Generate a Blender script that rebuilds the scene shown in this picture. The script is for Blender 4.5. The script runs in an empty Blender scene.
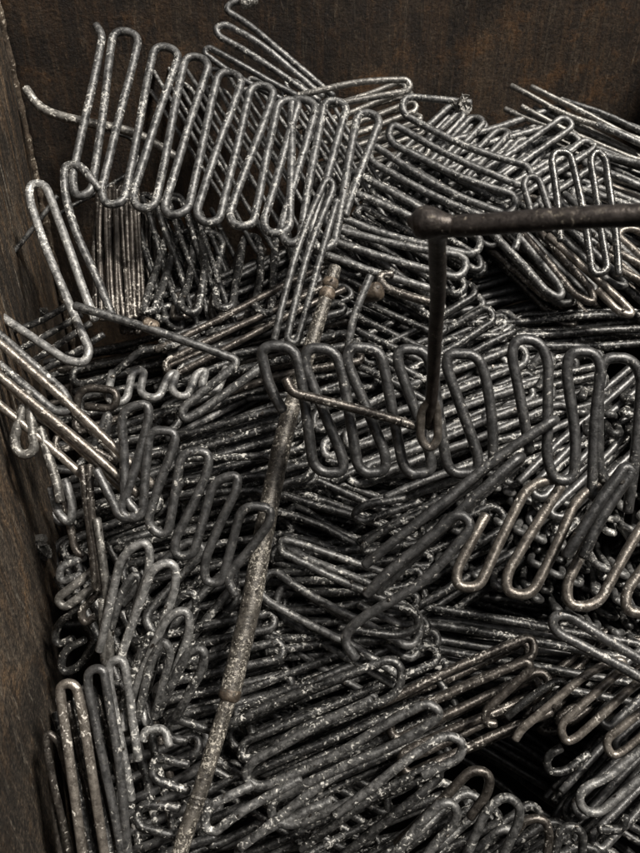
import bpy, math, random
import numpy as np
from mathutils import Vector

random.seed(7)
RNG = np.random.RandomState(11)
scene = bpy.context.scene
COL = scene.collection

# ------------------------------------------------------------------ camera
S = 0.7                       # metres per design unit
PITCH = math.radians(40)      # camera looks down into the bin
FPX = 879.0                   # focal length in photo pixels (640 wide)
FWD = np.array([0, math.cos(PITCH), -math.sin(PITCH)])
UPV = np.array([0, math.sin(PITCH), math.cos(PITCH)])
RGT = np.array([1.0, 0, 0])
CAM = np.array([0.0, 0.0, 1.55 * S])

cd = bpy.data.cameras.new("camera")
cam = bpy.data.objects.new("camera", cd)
COL.objects.link(cam)
cam.location = CAM
cam.rotation_euler = (math.pi / 2 - PITCH, 0, 0)
cd.sensor_fit = 'VERTICAL'
cd.angle = 2 * math.atan(426.5 / FPX)
cd.clip_start = 0.02
cd.clip_end = 200
cd.dof.use_dof = True
cd.dof.focus_distance = 1.08 * S
cd.dof.aperture_fstop = 9.0
scene.camera = cam

# ------------------------------------------------------------------ light
SUN_EL, SUN_AZ = math.radians(64), math.radians(112)   # azimuth clockwise from +y
world = bpy.data.worlds.new("World")
scene.world = world
world.use_nodes = True
wn = world.node_tree
wn.nodes.clear()
sky = wn.nodes.new('ShaderNodeTexSky')
sky.sky_type = 'NISHITA'
sky.sun_disc = False
sky.sun_elevation = SUN_EL
sky.sun_rotation = SUN_AZ
sky.air_density = 1.0
sky.dust_density = 6.0
sky.ozone_density = 0.6
bg = wn.nodes.new('ShaderNodeBackground')
bg.inputs['Strength'].default_value = 0.05
wo = wn.nodes.new('ShaderNodeOutputWorld')
hs = wn.nodes.new('ShaderNodeHueSaturation')       # overcast: most of the blue gone
hs.inputs['Saturation'].default_value = 0.25
wn.links.new(sky.outputs[0], hs.inputs['Color'])
wn.links.new(hs.outputs[0], bg.inputs[0])
wn.links.new(bg.outputs[0], wo.inputs[0])
sd = bpy.data.lights.new("sun", 'SUN')
sd.energy = 5.0
sd.angle = math.radians(9)
sd.color = (1.0, 0.96, 0.90)
sun = bpy.data.objects.new("sun", sd)
COL.objects.link(sun)
to_sun = Vector((math.sin(SUN_AZ) * math.cos(SUN_EL), math.cos(SUN_AZ) * math.cos(SUN_EL), math.sin(SUN_EL)))
sun.rotation_euler = to_sun.to_track_quat('Z', 'Y').to_euler()
sun.location = (0.5, -1, 3)

scene.view_settings.view_transform = 'Standard'
scene.view_settings.look = 'None'
scene.view_settings.gamma = 1
scene.view_settings.exposure = 0.2

# ------------------------------------------------------------------ helpers
def at(px, py, d):
    """photo pixel + distance along the optical axis (design units) -> world point"""
    return CAM + S * d * (FWD + (px - 320) / FPX * RGT + (426.5 - py) / FPX * UPV)

BASE_Y = [-50, 110, 250, 426, 640, 853, 950]
BASE_D = [1.39, 1.35, 1.26, 1.15, 1.06, 1.00, 0.98]
def base(px, py):
    """distance of the heap's general surface"""
    return float(np.interp(py, BASE_Y, BASE_D))

def smooth_path(P, t_max=None, step=0.016, soft=0.62):
    """polyline with rounded corners, resampled"""
    P = [np.asarray(p, float) for p in P]
    n = len(P)
    if n == 2:
        out = [P[0], P[1]]
        segs = [(P[0], P[1])]
    L = [np.linalg.norm(P[i + 1] - P[i]) for i in range(n - 1)]
    pts = []
    def add_line(a, b):
        m = max(1, int(np.linalg.norm(b - a) / (step * S * 1.6)))
        for k in range(m):
            pts.append(a + (b - a) * (k / m))
    cur = P[0]
    for i in range(1, n - 1):
        t = 0.5 * min(L[i - 1], L[i]) * 0.995
        if t_max is not None:
            t = min(t, t_max)
        u1 = (P[i - 1] - P[i]) / L[i - 1]
        u2 = (P[i + 1] - P[i]) / L[i]
        a, b = P[i] + u1 * t, P[i] + u2 * t
        if np.linalg.norm(a - cur) > 1e-4:
            add_line(cur, a)
        m = max(4, min(9, int(t / (0.004 * S)) + 3))
        for k in range(m):
            w = k / m
            c1, c2 = a + (P[i] - a) * soft, b + (P[i] - b) * soft
            pts.append((1 - w) ** 3 * a + 3 * (1 - w) ** 2 * w * c1 + 3 * (1 - w) * w * w * c2 + w ** 3 * b)
        cur = b
    if np.linalg.norm(P[-1] - cur) > 1e-4:
        add_line(cur, P[-1])
    pts.append(P[-1])
    out = [pts[0]]
    for p in pts[1:]:
        if np.linalg.norm(p - out[-1]) > 0.0012 * S:
            out.append(p)
    return np.array(out)

def wobble(path, amp):
    """slow hand-made waviness"""
    n = len(path)
    s = np.concatenate([[0], np.cumsum(np.linalg.norm(np.diff(path, axis=0), axis=1))])
    off = np.zeros_like(path)
    for k in range(4):
        f = RNG.uniform(10, 42) / S
        off += np.outer(np.sin(s * f + RNG.uniform(0, 6.28)), RNG.normal(0, 1, 3)) * 0.5
    return path + off * amp

def sweep(path, r, segs=10, rad=None, caps=True, jitter=0.012):
    """tube along a path: returns (verts, quads, caps)"""
    n = len(path)
    T = np.gradient(path, axis=0)
    T /= np.maximum(np.linalg.norm(T, axis=1, keepdims=True), 1e-9)
    a = np.array([0.31, 0.53, 0.79])
    N = np.zeros_like(path)
    v = a - T[0] * a.dot(T[0]); v /= np.linalg.norm(v)
    N[0] = v
    for i in range(1, n):
        v = N[i - 1] - T[i] * N[i - 1].dot(T[i])
        N[i] = v / max(np.linalg.norm(v), 1e-9)
    B = np.cross(T, N)
    R = np.full(n, r) if rad is None else np.asarray(rad, float)
    if jitter:
        R = R * (1 + RNG.normal(0, jitter, n))
    # slightly rounded ends
    pth, TT, NN, BB, RR = path, T, N, B, R
    if caps:
        e = 0.45
        pth = np.vstack([path[0] - T[0] * R[0] * e, path[0] - T[0] * R[0] * e * .55, path, path[-1] + T[-1] * R[-1] * e * .55, path[-1] + T[-1] * R[-1] * e])
        NN = np.vstack([N[0], N[0], N, N[-1], N[-1]]); BB = np.vstack([B[0], B[0], B, B[-1], B[-1]])
        RR = np.concatenate([[R[0] * .55, R[0] * .88], R, [R[-1] * .88, R[-1] * .55]])
    ang = np.linspace(0, 2 * math.pi, segs, endpoint=False)
    ca, sa = np.cos(ang), np.sin(ang)
    V = pth[:, None, :] + RR[:, None, None] * (ca[None, :, None] * NN[:, None, :] + sa[None, :, None] * BB[:, None, :])
    V = V.reshape(-1, 3)
    m = len(pth)
    i = np.arange(m - 1)[:, None] * segs
    j = np.arange(segs)[None, :]
    j2 = (j + 1) % segs
    Q = np.stack([i + j, i + j2, i + segs + j2, i + segs + j], axis=-1).reshape(-1, 4)
    C = [list(range(segs))[::-1], list(range((m - 1) * segs, m * segs))]
    return V, Q, C

def mesh_from(name, pieces, origin=None):
    """several swept tubes -> one mesh, local to origin"""
    V, F, off = [], [], 0
    for (v, q, c) in pieces:
        V.append(v)
        F += (q + off).tolist()
        F += [[k + off for k in f] for f in c]
        off += len(v)
    V = np.vstack(V)
    o = V.mean(axis=0) if origin is None else np.asarray(origin, float)
    me = bpy.data.meshes.new(name)
    me.from_pydata((V - o).tolist(), [], F)
    me.polygons.foreach_set('use_smooth', [True] * len(me.polygons))
    me.update()
    return me, o

def link(name, me, loc, mat, parent=None):
    o = bpy.data.objects.new(name, me)
    COL.objects.link(o)
    if mat is not None:
        me.materials.clear()
        me.materials.append(mat)
    if parent is not None:
        o.parent = parent
        o.location = Vector(loc) - parent.location      # parents are never rotated
    else:
        o.location = loc
    return o

LABELS = set()
def tag(o, label, cat, group=None, kind=None):
    if label:
        o['label'] = label
        if cat:
            if label in LABELS:
                print("DUP LABEL", label)
            LABELS.add(label)
    if cat: o['category'] = cat
    if group: o['group'] = group
    if kind: o['kind'] = kind
    return o

# ------------------------------------------------------------------ materials
def nodes_of(name):
    m = bpy.data.materials.new(name)
    m.use_nodes = True
    nt = m.node_tree
    nt.nodes.clear()
    out = nt.nodes.new('ShaderNodeOutputMaterial')
    p = nt.nodes.new('ShaderNodeBsdfPrincipled')
    nt.links.new(p.outputs[0], out.inputs[0])
    return m, nt, p

def N_(nt, t, **kw):
    n = nt.nodes.new(t)
    for k, v in kw.items():
        if k in n.inputs: n.inputs[k].default_value = v
        else: setattr(n, k, v)
    return n

def noise(nt, vec, scale, detail=4, rough=0.55, dist=0.0):
    n = nt.nodes.new('ShaderNodeTexNoise')
    n.inputs['Scale'].default_value = scale
    n.inputs['Detail'].default_value = detail
    n.inputs['Roughness'].default_value = rough
    n.inputs['Distortion'].default_value = dist
    nt.links.new(vec, n.inputs['Vector'])
    return n.outputs['Fac']

def ramp(nt, fac, stops):
    n = nt.nodes.new('ShaderNodeValToRGB')
    while len(n.color_ramp.elements) < len(stops):
        n.color_ramp.elements.new(0.5)
    for e, (p, c) in zip(n.color_ramp.elements, stops):
        e.position = p
        e.color = (c, c, c, 1) if not isinstance(c, tuple) else (*c, 1)
    nt.links.new(fac, n.inputs[0])
    return n.outputs[0]

def mix(nt, fac, a, b, mode='MIX'):
    n = nt.nodes.new('ShaderNodeMix')
    n.data_type = 'RGBA'
    n.blend_type = mode
    for s, v in ((n.inputs[0], fac), (n.inputs[6], a), (n.inputs[7], b)):
        if isinstance(v, (int, float)): s.default_value = v if s.type == 'VALUE' else (v, v, v, 1)
        elif isinstance(v, tuple): s.default_value = (*v, 1)
        else: nt.links.new(v, s)
    return n.outputs[2]

def math_(nt, op, a, b=None):
    n = nt.nodes.new('ShaderNodeMath')
    n.operation = op
    for k, v in enumerate((a, b)):
        if v is None: continue
        if isinstance(v, (int, float)): n.inputs[k].default_value = v
        else: nt.links.new(v, n.inputs[k])
    return n.outputs[0]

def tube_material(name, dark, mid, pale, spots, patch=0.5, metal=0.75, rough=0.36, rust=0.0, fleck=300):
    """oxidised heater sheath: dark oxide, worn grey metal, pale flaking scale, a little rust"""
    m, nt, p = nodes_of(name)
    tc = nt.nodes.new('ShaderNodeTexCoord')
    oi = nt.nodes.new('ShaderNodeObjectInfo')
    add = nt.nodes.new('ShaderNodeVectorMath'); add.operation = 'MULTIPLY_ADD'
    nt.links.new(oi.outputs['Random'], add.inputs[0])
    add.inputs[1].default_value = (37, 53, 71)
    nt.links.new(tc.outputs['Object'], add.inputs[2])
    vec = add.outputs[0]
    big = noise(nt, vec, 26, 3)
    wear = noise(nt, vec, 170, 6, 0.65)
    fl = noise(nt, vec, fleck, 2, 0.5, 0.9)
    fine = noise(nt, vec, 900, 3, 0.6)
    wearm = ramp(nt, wear, [(0.40, 0.0), (0.62, 1.0)])
    body = mix(nt, wearm, dark, mid)
    # flaking scale: crisp-edged flecks, denser where 'big' is high, over a duller grey skin
    thr = math_(nt, 'MULTIPLY', big, patch)
    val = math_(nt, 'ADD', fl, thr)
    e = 0.91 - spots
    dull = ramp(nt, val, [(e - 0.13, 0.0), (e - 0.02, 0.75)])
    body = mix(nt, dull, body, tuple(0.55 * mid[k] + 0.45 * pale[k] * 0.62 for k in range(3)))
    flm = ramp(nt, val, [(e, 0.0), (min(0.999, e + 0.03), 1.0)])
    c = mix(nt, flm, body, pale)
    if rust > 0:
        rn = noise(nt, vec, 40, 5, 0.65)
        rm = ramp(nt, rn, [(0.72 - rust * 0.35, 0.0), (0.80 - rust * 0.3, 1.0)])
        rm = math_(nt, 'MULTIPLY', rm, 0.75)
        c = mix(nt, rm, c, (0.16, 0.07, 0.03))
    fv = ramp(nt, fine, [(0.25, 0.72), (0.75, 1.18)])
    c = mix(nt, 1.0, c, fv, 'MULTIPLY')
    # every coil is a little lighter or darker than the next
    rv = math_(nt, 'MULTIPLY_ADD', oi.outputs['Random'], 0.55)
    rv.node.inputs[2].default_value = 0.75
    cc = nt.nodes.new('ShaderNodeCombineColor')
    for k in range(3): nt.links.new(rv, cc.inputs[k])
    c = mix(nt, 1.0, c, cc.outputs[0], 'MULTIPLY')
    nt.links.new(c, p.inputs['Base Color'])
    mt = math_(nt, 'MULTIPLY_ADD', flm, -metal * 0.8); mt.node.inputs[2].default_value = metal
    nt.links.new(mt, p.inputs['Metallic'])
    ro = math_(nt, 'MULTIPLY_ADD', fine, 0.22); ro.node.inputs[2].default_value = rough - 0.11
    ro2 = math_(nt, 'MULTIPLY_ADD', flm, 0.14); nt.links.new(ro, ro2.node.inputs[2])
    nt.links.new(ro2, p.inputs['Roughness'])
    h = math_(nt, 'ADD', math_(nt, 'MULTIPLY', flm, 0.8), math_(nt, 'MULTIPLY', wear, 1.0))
    h = math_(nt, 'ADD', h, math_(nt, 'MULTIPLY', fine, 0.25))
    b = nt.nodes.new('ShaderNodeBump')
    b.inputs['Strength'].default_value = 0.6
    b.inputs['Distance'].default_value = 0.0011
    nt.links.new(h, b.inputs['Height'])
    nt.links.new(b.outputs[0], p.inputs['Normal'])
    return m

M = {}
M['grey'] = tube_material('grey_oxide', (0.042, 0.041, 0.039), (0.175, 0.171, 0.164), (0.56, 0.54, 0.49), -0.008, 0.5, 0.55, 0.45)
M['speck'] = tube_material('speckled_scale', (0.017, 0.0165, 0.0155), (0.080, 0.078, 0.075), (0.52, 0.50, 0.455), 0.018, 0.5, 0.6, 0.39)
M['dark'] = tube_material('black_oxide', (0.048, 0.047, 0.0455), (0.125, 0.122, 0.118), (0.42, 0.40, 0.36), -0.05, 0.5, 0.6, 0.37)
M['tan'] = tube_material('tan_oxide', (0.11, 0.095, 0.080), (0.27, 0.24, 0.205), (0.55, 0.51, 0.45), -0.02, 0.5, 0.65, 0.32, rust=0.05)
M['pale'] = tube_material('pale_scale', (0.09, 0.084, 0.075), (0.24, 0.227, 0.205), (0.56, 0.53, 0.47), 0.02, 0.5, 0.55, 0.38, rust=0.02)
M['brown'] = tube_material('brown_oxide', (0.040, 0.034, 0.029), (0.12, 0.105, 0.09), (0.52, 0.48, 0.42), 0.0, 0.5, 0.65, 0.31, rust=0.08)
M['pole'] = tube_material('pole_scale', (0.026, 0.0225, 0.0185), (0.10, 0.089, 0.075), (0.34, 0.31, 0.26), -0.005, 0.6, 0.4, 0.40, rust=0.06, fleck=480)
M['silver'] = tube_material('worn_silver', (0.10, 0.098, 0.093), (0.29, 0.283, 0.27), (0.60, 0.58, 0.53), 0.010, 0.5, 0.5, 0.45)
M['fleck'] = tube_material('flecked_black', (0.040, 0.039, 0.037), (0.115, 0.112, 0.106), (0.55, 0.52, 0.46), -0.005, 0.5, 0.7, 0.28, rust=0.03)
M['bar'] = tube_material('bar_oxide', (0.040, 0.032, 0.027), (0.085, 0.070, 0.060), (0.26, 0.22, 0.17), -0.035, 0.5, 0.6, 0.36, rust=0.10)
M['rust'] = tube_material('rust_band', (0.05, 0.038, 0.028), (0.13, 0.098, 0.07), (0.42, 0.36, 0.28), 0.02, 0.5, 0.3, 0.5, rust=0.08)

def wall_material(name, base_c, light_c, rust_c, streak, grey_c, grain=0.0, gritty=1.0):
    """rusted plate: vertical streaks, blotches of rust, pits and bright scratches in many directions"""
    m, nt, p = nodes_of(name)
    tc = nt.nodes.new('ShaderNodeTexCoord')
    vec = tc.outputs['Object']
    def stretched(scale, rot=(0, 0, 0)):
        mp = nt.nodes.new('ShaderNodeMapping')
        mp.inputs['Rotation'].default_value = rot
        mp.inputs['Scale'].default_value = scale
        nt.links.new(vec, mp.inputs[0])
        return mp.outputs[0]
    st = noise(nt, stretched((1, 1, 0.16)), 45, 8, 0.7, 1.2)
    st2 = noise(nt, stretched((1, 1, 0.16), (0.10, 0.07, 0)), 150, 6, 0.68, 0.8)
    st3 = noise(nt, stretched((1, 1, 0.10), (0.35, 0.3, 0)), 120, 5, 0.65, 1.2)
    blot = noise(nt, vec, 6, 9, 0.7, 0.5)
    blot2 = noise(nt, vec, 30, 9, 0.74, 0.1)
    pit = noise(nt, vec, 230, 6, 0.75, 0.0)
    grit = noise(nt, vec, 700, 5, 0.8)
    c = mix(nt, ramp(nt, st, [(0.44, 0.0), (0.60, streak)]), base_c, light_c)
    c = mix(nt, ramp(nt, blot2, [(0.52, 0.0), (0.64, 0.85)]), c, rust_c)
    c = mix(nt, ramp(nt, blot, [(0.43, 0.0), (0.56, 0.85)]), c, tuple(x * 0.3 for x in base_c))
    c = mix(nt, ramp(nt, st2, [(0.60, 0.0), (0.70, streak * 0.55)]), c, grey_c)
    scm = math_(nt, 'MULTIPLY', ramp(nt, st3, [(0.64, 0.0), (0.70, 0.6)]), ramp(nt, blot2, [(0.44, 0.0), (0.58, 1.0)]))
    c = mix(nt, scm, c, grey_c)
    if grain:
        g1 = noise(nt, stretched((1, 1, 0.045)), 85, 9, 0.72, 0.25)
        g2 = noise(nt, stretched((1, 1, 0.035), (0.03, 0.02, 0)), 140, 8, 0.7, 0.2)
        sx = nt.nodes.new('ShaderNodeSeparateXYZ'); nt.links.new(vec, sx.inputs[0])
        hi = ramp(nt, math_(nt, 'ADD', sx.outputs[2], math_(nt, 'MULTIPLY', blot, 0.25)), [(0.14, 0.12), (0.27, 1.0)])   # runs fade out towards the bottom
        for f_, r0, r1, col_ in ((g1, 0.51, 0.56, rust_c), (g2, 0.53, 0.57, tuple(x * 0.28 for x in base_c))):
            c = mix(nt, math_(nt, 'MULTIPLY', hi, ramp(nt, f_, [(r0, 0.0), (r1, grain)])), c, col_)
        c = mix(nt, math_(nt, 'MULTIPLY', hi, ramp(nt, g2, [(0.36, grain), (0.42, 0.0)])), c, grey_c)
    st4 = noise(nt, stretched((1, 1, 0.22), (-0.5, 0.45, 0)), 620, 4, 0.7, 0.4)
    c = mix(nt, ramp(nt, st4, [(0.60, 0.0), (0.65, 0.7)]), c, light_c)
    st5 = noise(nt, stretched((1, 1, 0.20), (0.7, -0.6, 0)), 560, 4, 0.7, 0.4)
    c = mix(nt, ramp(nt, st5, [(0.58, 0.0), (0.63, 0.85)]), c, tuple(x * 0.3 for x in base_c))
    c = mix(nt, ramp(nt, pit, [(0.60, 0.0), (0.66, 0.75)]), c, tuple(x * 0.35 for x in base_c))
    c = mix(nt, 1.0, c, ramp(nt, grit, [(0.30, 1 - 0.65 * gritty), (0.70, 1 + 0.7 * gritty)]), 'MULTIPLY')
    g3 = noise(nt, vec, 290, 3, 0.6, 0.0)
    c = mix(nt, 1.0, c, ramp(nt, g3, [(0.40, 1 - 0.5 * gritty), (0.50, 1.0), (0.62, 1 + 0.7 * gritty)]), 'MULTIPLY')
    nt.links.new(c, p.inputs['Base Color'])
    p.inputs['Metallic'].default_value = 0.0
    p.inputs['Specular IOR Level'].default_value = 0.3
    nt.links.new(ramp(nt, st, [(0.3, 0.58), (0.7, 0.85)]), p.inputs['Roughness'])
    h = math_(nt, 'ADD', math_(nt, 'MULTIPLY', st, 0.9), math_(nt, 'MULTIPLY', blot2, 1.2))
    h = math_(nt, 'ADD', h, math_(nt, 'MULTIPLY', grit, 0.5))
    h = math_(nt, 'ADD', h, math_(nt, 'MULTIPLY', st2, 0.8))
    h = math_(nt, 'ADD', h, math_(nt, 'MULTIPLY', pit, 0.8))
    h = math_(nt, 'ADD', h, math_(nt, 'MULTIPLY', g3, 0.9 * gritty))
    b = nt.nodes.new('ShaderNodeBump')
    b.inputs['Strength'].default_value = 0.7
    b.inputs['Distance'].default_value = 0.003
    nt.links.new(h, b.inputs['Height'])
    nt.links.new(b.outputs[0], p.inputs['Normal'])
    return m

M['back'] = wall_material('rusted_plate', (0.034, 0.0225, 0.0145), (0.085, 0.057, 0.034), (0.120, 0.060, 0.024), 0.65, (0.20, 0.16, 0.115), 0.14, 0.5)
M['side'] = wall_material('streaked_plate', (0.052, 0.040, 0.029), (0.125, 0.096, 0.068), (0.145, 0.088, 0.045), 0.9, (0.30, 0.26, 0.205), 0.6)
M['floor'] = wall_material('shade_black_floor', (0.012, 0.010, 0.008), (0.022, 0.018, 0.014), (0.025, 0.016, 0.009), 0.5, (0.03, 0.026, 0.02))  # floor colour painted near-black to stand in for deep shade between the coils

# ------------------------------------------------------------------ the bin
def plate(name, quad, thick, mat, parent, sub=40, bend=0.004):
    """dented sheet-steel plate from four corners (a,b,c,d), thickness away from the inside"""
    a, b, c, d = [np.asarray(q, float) for q in quad]
    nrm = np.cross(b - a, d - a); nrm /= np.linalg.norm(nrm)
    V, F = [], []
    ph = RNG.uniform(0, 6.28, 6)
    for side in (0, 1):
        for i in range(sub + 1):
            for j in range(sub + 1):
                u, v = i / sub, j / sub
                q = a * (1 - u) * (1 - v) + b * u * (1 - v) + c * u * v + d * (1 - u) * v
                k = math.sin(7 * u + ph[0]) * math.sin(6 * v + ph[1]) + .6 * math.sin(17 * u + 5 * v + ph[2]) * math.sin(11 * v + ph[3])
                q = q + nrm * (bend * k - side * thick)
                V.append(q)
    n1 = (sub + 1) ** 2
    idx = lambda i, j, s: s * n1 + i * (sub + 1) + j
    for i in range(sub):
        for j in range(sub):
            F.append([idx(i, j, 0), idx(i + 1, j, 0), idx(i + 1, j + 1, 0), idx(i, j + 1, 0)])
            F.append([idx(i, j, 1), idx(i, j + 1, 1), idx(i + 1, j + 1, 1), idx(i + 1, j, 1)])
    for k in range(sub):
        F.append([idx(k, 0, 0), idx(k, 0, 1), idx(k + 1, 0, 1), idx(k + 1, 0, 0)])
        F.append([idx(k, sub, 0), idx(k + 1, sub, 0), idx(k + 1, sub, 1), idx(k, sub, 1)])
        F.append([idx(0, k, 0), idx(0, k + 1, 0), idx(0, k + 1, 1), idx(0, k, 1)])
        F.append([idx(sub, k, 0), idx(sub, k, 1), idx(sub, k + 1, 1), idx(sub, k + 1, 0)])
    V = np.array(V); o = V.mean(axis=0)
    me = bpy.data.meshes.new(name)
    me.from_pydata((V - o).tolist(), [], F)
    me.polygons.foreach_set('use_smooth', [True] * len(me.polygons))
    me.update()
    return link(name, me, o, mat, parent)

corner = at(43, 225, 1.47)
front_l = at(46, 850, 1.0)
side_dir = corner - front_l; side_dir[2] = 0; side_dir /= np.linalg.norm(side_dir)
back_dir = np.array([side_dir[1], -side_dir[0], 0])
zt, zb = CAM[2] - 0.20 * S, CAM[2] - 1.50 * S
def V3(p, z): return np.array([p[0], p[1], z])
bin_root = bpy.data.objects.new('steel_bin', None)
COL.objects.link(bin_root)
bin_root.location = V3(corner + back_dir * 0.5 * S - side_dir * 0.5 * S, zb)
tag(bin_root, 'rusty brown steel scrap bin whose two walls hold the heap of coils', 'bin')
cb = corner + back_dir * 1.16 * S
cf = corner - side_dir * 1.5 * S
plate('back_panel', (V3(corner, zb), V3(cb, zb), V3(cb, zt), V3(corner, zt)), 0.006, M['back'], bin_root, 60, 0.003)['label'] = 'dark brown scratched back panel'
sp = plate('side_panel', (V3(cf, zb), V3(corner, zb), V3(corner, zt), V3(cf, zt)), 0.006, M['side'], bin_root, 60, 0.003)
sp['label'] = 'streaked lighter brown side panel'
ff = cf + back_dir * 1.16 * S
plate('floor_panel', (V3(cf, zb - .002), V3(ff, zb - .002), V3(cb, zb - .002), V3(corner, zb - .002)), 0.006, M['floor'], bin_root, 10, 0.001)
plate('side_panel', (V3(cb, zb), V3(ff, zb), V3(ff, zt), V3(cb, zt)), 0.006, M['side'], bin_root, 20, 0.003)
plate('front_panel', (V3(ff, zb), V3(cf, zb), V3(cf, zt), V3(ff, zt)), 0.006, M['back'], bin_root, 20, 0.003)
# weld bead down the corner
wl = np.linspace(0, 1, 140)[:, None] * (V3(corner, zt) - V3(corner, zb)) + V3(corner, zb) + back_dir * 0.004 - side_dir * 0.004
wv = sweep(wl, 0.006 * S, 8, rad=0.006 * S * (1 + RNG.normal(0, .16, 140)))
me, o = mesh_from('weld_seam', [wv]); link('weld_seam', me, o, M['rust'], bin_root)

# ------------------------------------------------------------------ coils
RK = 0.78              # all sheaths share one real diameter
TUBE = 0.0076          # tube radius in design units
def dep3(p, dep):
    if len(p) == 3: return p[2]
    return dep(p[0], p[1]) if callable(dep) else dep

def lift(h):
    return lambda x, y: base(x, y) - h

def plane(d0, x0, y0, gx, gy):
    """distance d0 at pixel (x0,y0), changing by gx, gy per 100 px"""
    return lambda x, y: d0 + gx * (x - x0) / 100 + gy * (y - y0) / 100

def coil(pts, dep, mat, label, group=None, r=TUBE, wob=0.0014, name='heating_coil', cat='coil', tmax=None, segs=10):
    P = [at(p[0], p[1], dep3(p, dep)) for p in pts]
    path = smooth_path(P, tmax)
    path = wobble(path, wob * S)
    me, o = mesh_from(name, [sweep(path, r * RK * S, segs)])
    ob = link(name, me, o, M[mat])
    tag(ob, label, cat, group)
    return ob

ORD = ['topmost', 'second', 'third', 'fourth', 'fifth', 'sixth', 'seventh', 'eighth', 'ninth', 'tenth', 'eleventh', 'twelfth']
PILE_N = np.array([0, -0.40, 0.917])
def stack(A, B, C, n, k, mat, desc, h=0.0, step=None, r=0.0071, dA=0, dB=0, dC=0, jit=1.0, wob=0.0014, first=0, shift=None, group=None, bow=0.0, thin=True):
    """k serpentine coils laid one under another.  A,B: ends of the first leg, C: start of the last leg (pixels);
    h lifts the whole stack off the heap surface, step moves each next coil (default: down into the heap)"""
    if n > 4 and thin: n = max(4, int(round(n * 1.08)))
    a = at(A[0], A[1], base(*A) - h - dA); b = at(B[0], B[1], base(*B) - h - dB); c = at(C[0], C[1], base(*C) - h - dC)
    u, v = b - a, c - a
    nn = np.cross(u, v); nn /= np.linalg.norm(nn)
    if nn.dot(FWD) > 0: nn = -nn
    for i in range(k):
        if step is None:
            off = -PILE_N * (2.5 * r * S) * i
        else:
            off = S * (step[0] / FPX * 1.1 * RGT - step[1] / FPX * 1.1 * UPV + step[2] * FWD) * i
        ju = RNG.normal(0, 0.010) * jit * S * (1 if i else 0.3)
        jv = RNG.normal(0, 0.010) * jit * S * (1 if i else 0.3)
        rot = RNG.normal(0, 0.05) * jit * (1 if i else 0.2)
        un, vn = u / np.linalg.norm(u), v / np.linalg.norm(v)
        uu = u * math.cos(rot) + np.cross(nn, u) * math.sin(rot)
        vv = v * math.cos(rot) + np.cross(nn, v) * math.sin(rot)
        o0 = a + off + un * ju + vn * jv
        P = []
        tilt = RNG.normal(0, 0.004) * jit * S
        for leg in range(n):
            w = leg / max(1, n - 1)
            e0 = RNG.normal(0, 0.003) * jit * S; e1 = RNG.normal(0, 0.003) * jit * S
            x0 = o0 + vv * (w + RNG.normal(0, 0.10 / n) * jit) + un * e0
            x1 = o0 + vv * (w + RNG.normal(0, 0.10 / n) * jit) + uu + un * e1 + nn * (tilt + RNG.normal(0, .0015) * S * jit)
            q = [x0, x1]
            if RNG.rand() < 0.3:                       # a leg somebody bent
                f = RNG.uniform(.35, .65)
                q = [x0, x0 * (1 - f) + x1 * f + vn * RNG.normal(0, .0035) * S * jit + nn * RNG.normal(0, .004) * S * jit, x1]
            P += q if leg % 2 == 0 else q[::-1]
        path = smooth_path(P, None)
        if bow:
            t = ((path - a) @ un) / np.linalg.norm(u)
            path = path + np.outer(4 * t * (1 - t) * bow * S, nn)
        path = wobble(path, wob * S * jit)
        me, o = mesh_from('heating_coil', [sweep(path, r * RK * S, 8)])
        ob = link('heating_coil', me, o, M[mat if not isinstance(mat, (list, tuple)) else mat[i % len(mat)]])
        lab = desc if k == 1 else f"{ORD[i + first]} {desc}"
        tag(ob, lab, 'coil', group or ('coils in the ' + desc.split(' in the ')[-1] if ' in the ' in desc else None))
# ------------------------------------------------------------------ filler: stacks of coils making up the heap, back to front
SP, GR, DK, TN, BR, PL, FK = 'speck', 'grey', 'dark', 'tan', 'brown', 'pale', 'fleck'
# behind the tall standing coil
stack((150, 62), (262, 262), (322, 88), 9, 2, GR, 'thin coil in the leaning stack right behind the tall standing coil', h=-0.01, dA=0.02, dC=0.03, r=.0044, step=(-8, 6, .022))
stack((100, 190), (104, 318), (140, 188), 10, 4, BR, 'dark coil in the upright bundle below the standing coil\'s left end', h=0.02, r=.0042, step=(3, 2, .018))
stack((128, 196), (172, 330), (196, 200), 6, 4, SP, 'dark coil in the slanting bundle beneath the standing coil', h=0.0, r=.0055, step=(6, 4, .02))
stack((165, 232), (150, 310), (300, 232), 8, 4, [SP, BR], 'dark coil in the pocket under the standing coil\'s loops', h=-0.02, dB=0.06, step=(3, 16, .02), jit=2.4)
stack((160, 345), (330, 262), (172, 372), 3, 3, [BR, SP], 'brown long rod coil in the slanting bundle above the folded strip', h=0.03, r=.0062)
stack((150, 300), (300, 240), (170, 350), 5, 4, SP, 'dark coil in the lower layers left of the pole\'s top', h=0.0, jit=1.6)
stack((215, 330), (345, 300), (225, 372), 4, 4, [SP, BR], 'speckled coil in the short stack left of the pole\'s collar', h=0.02, jit=1.8)
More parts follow.
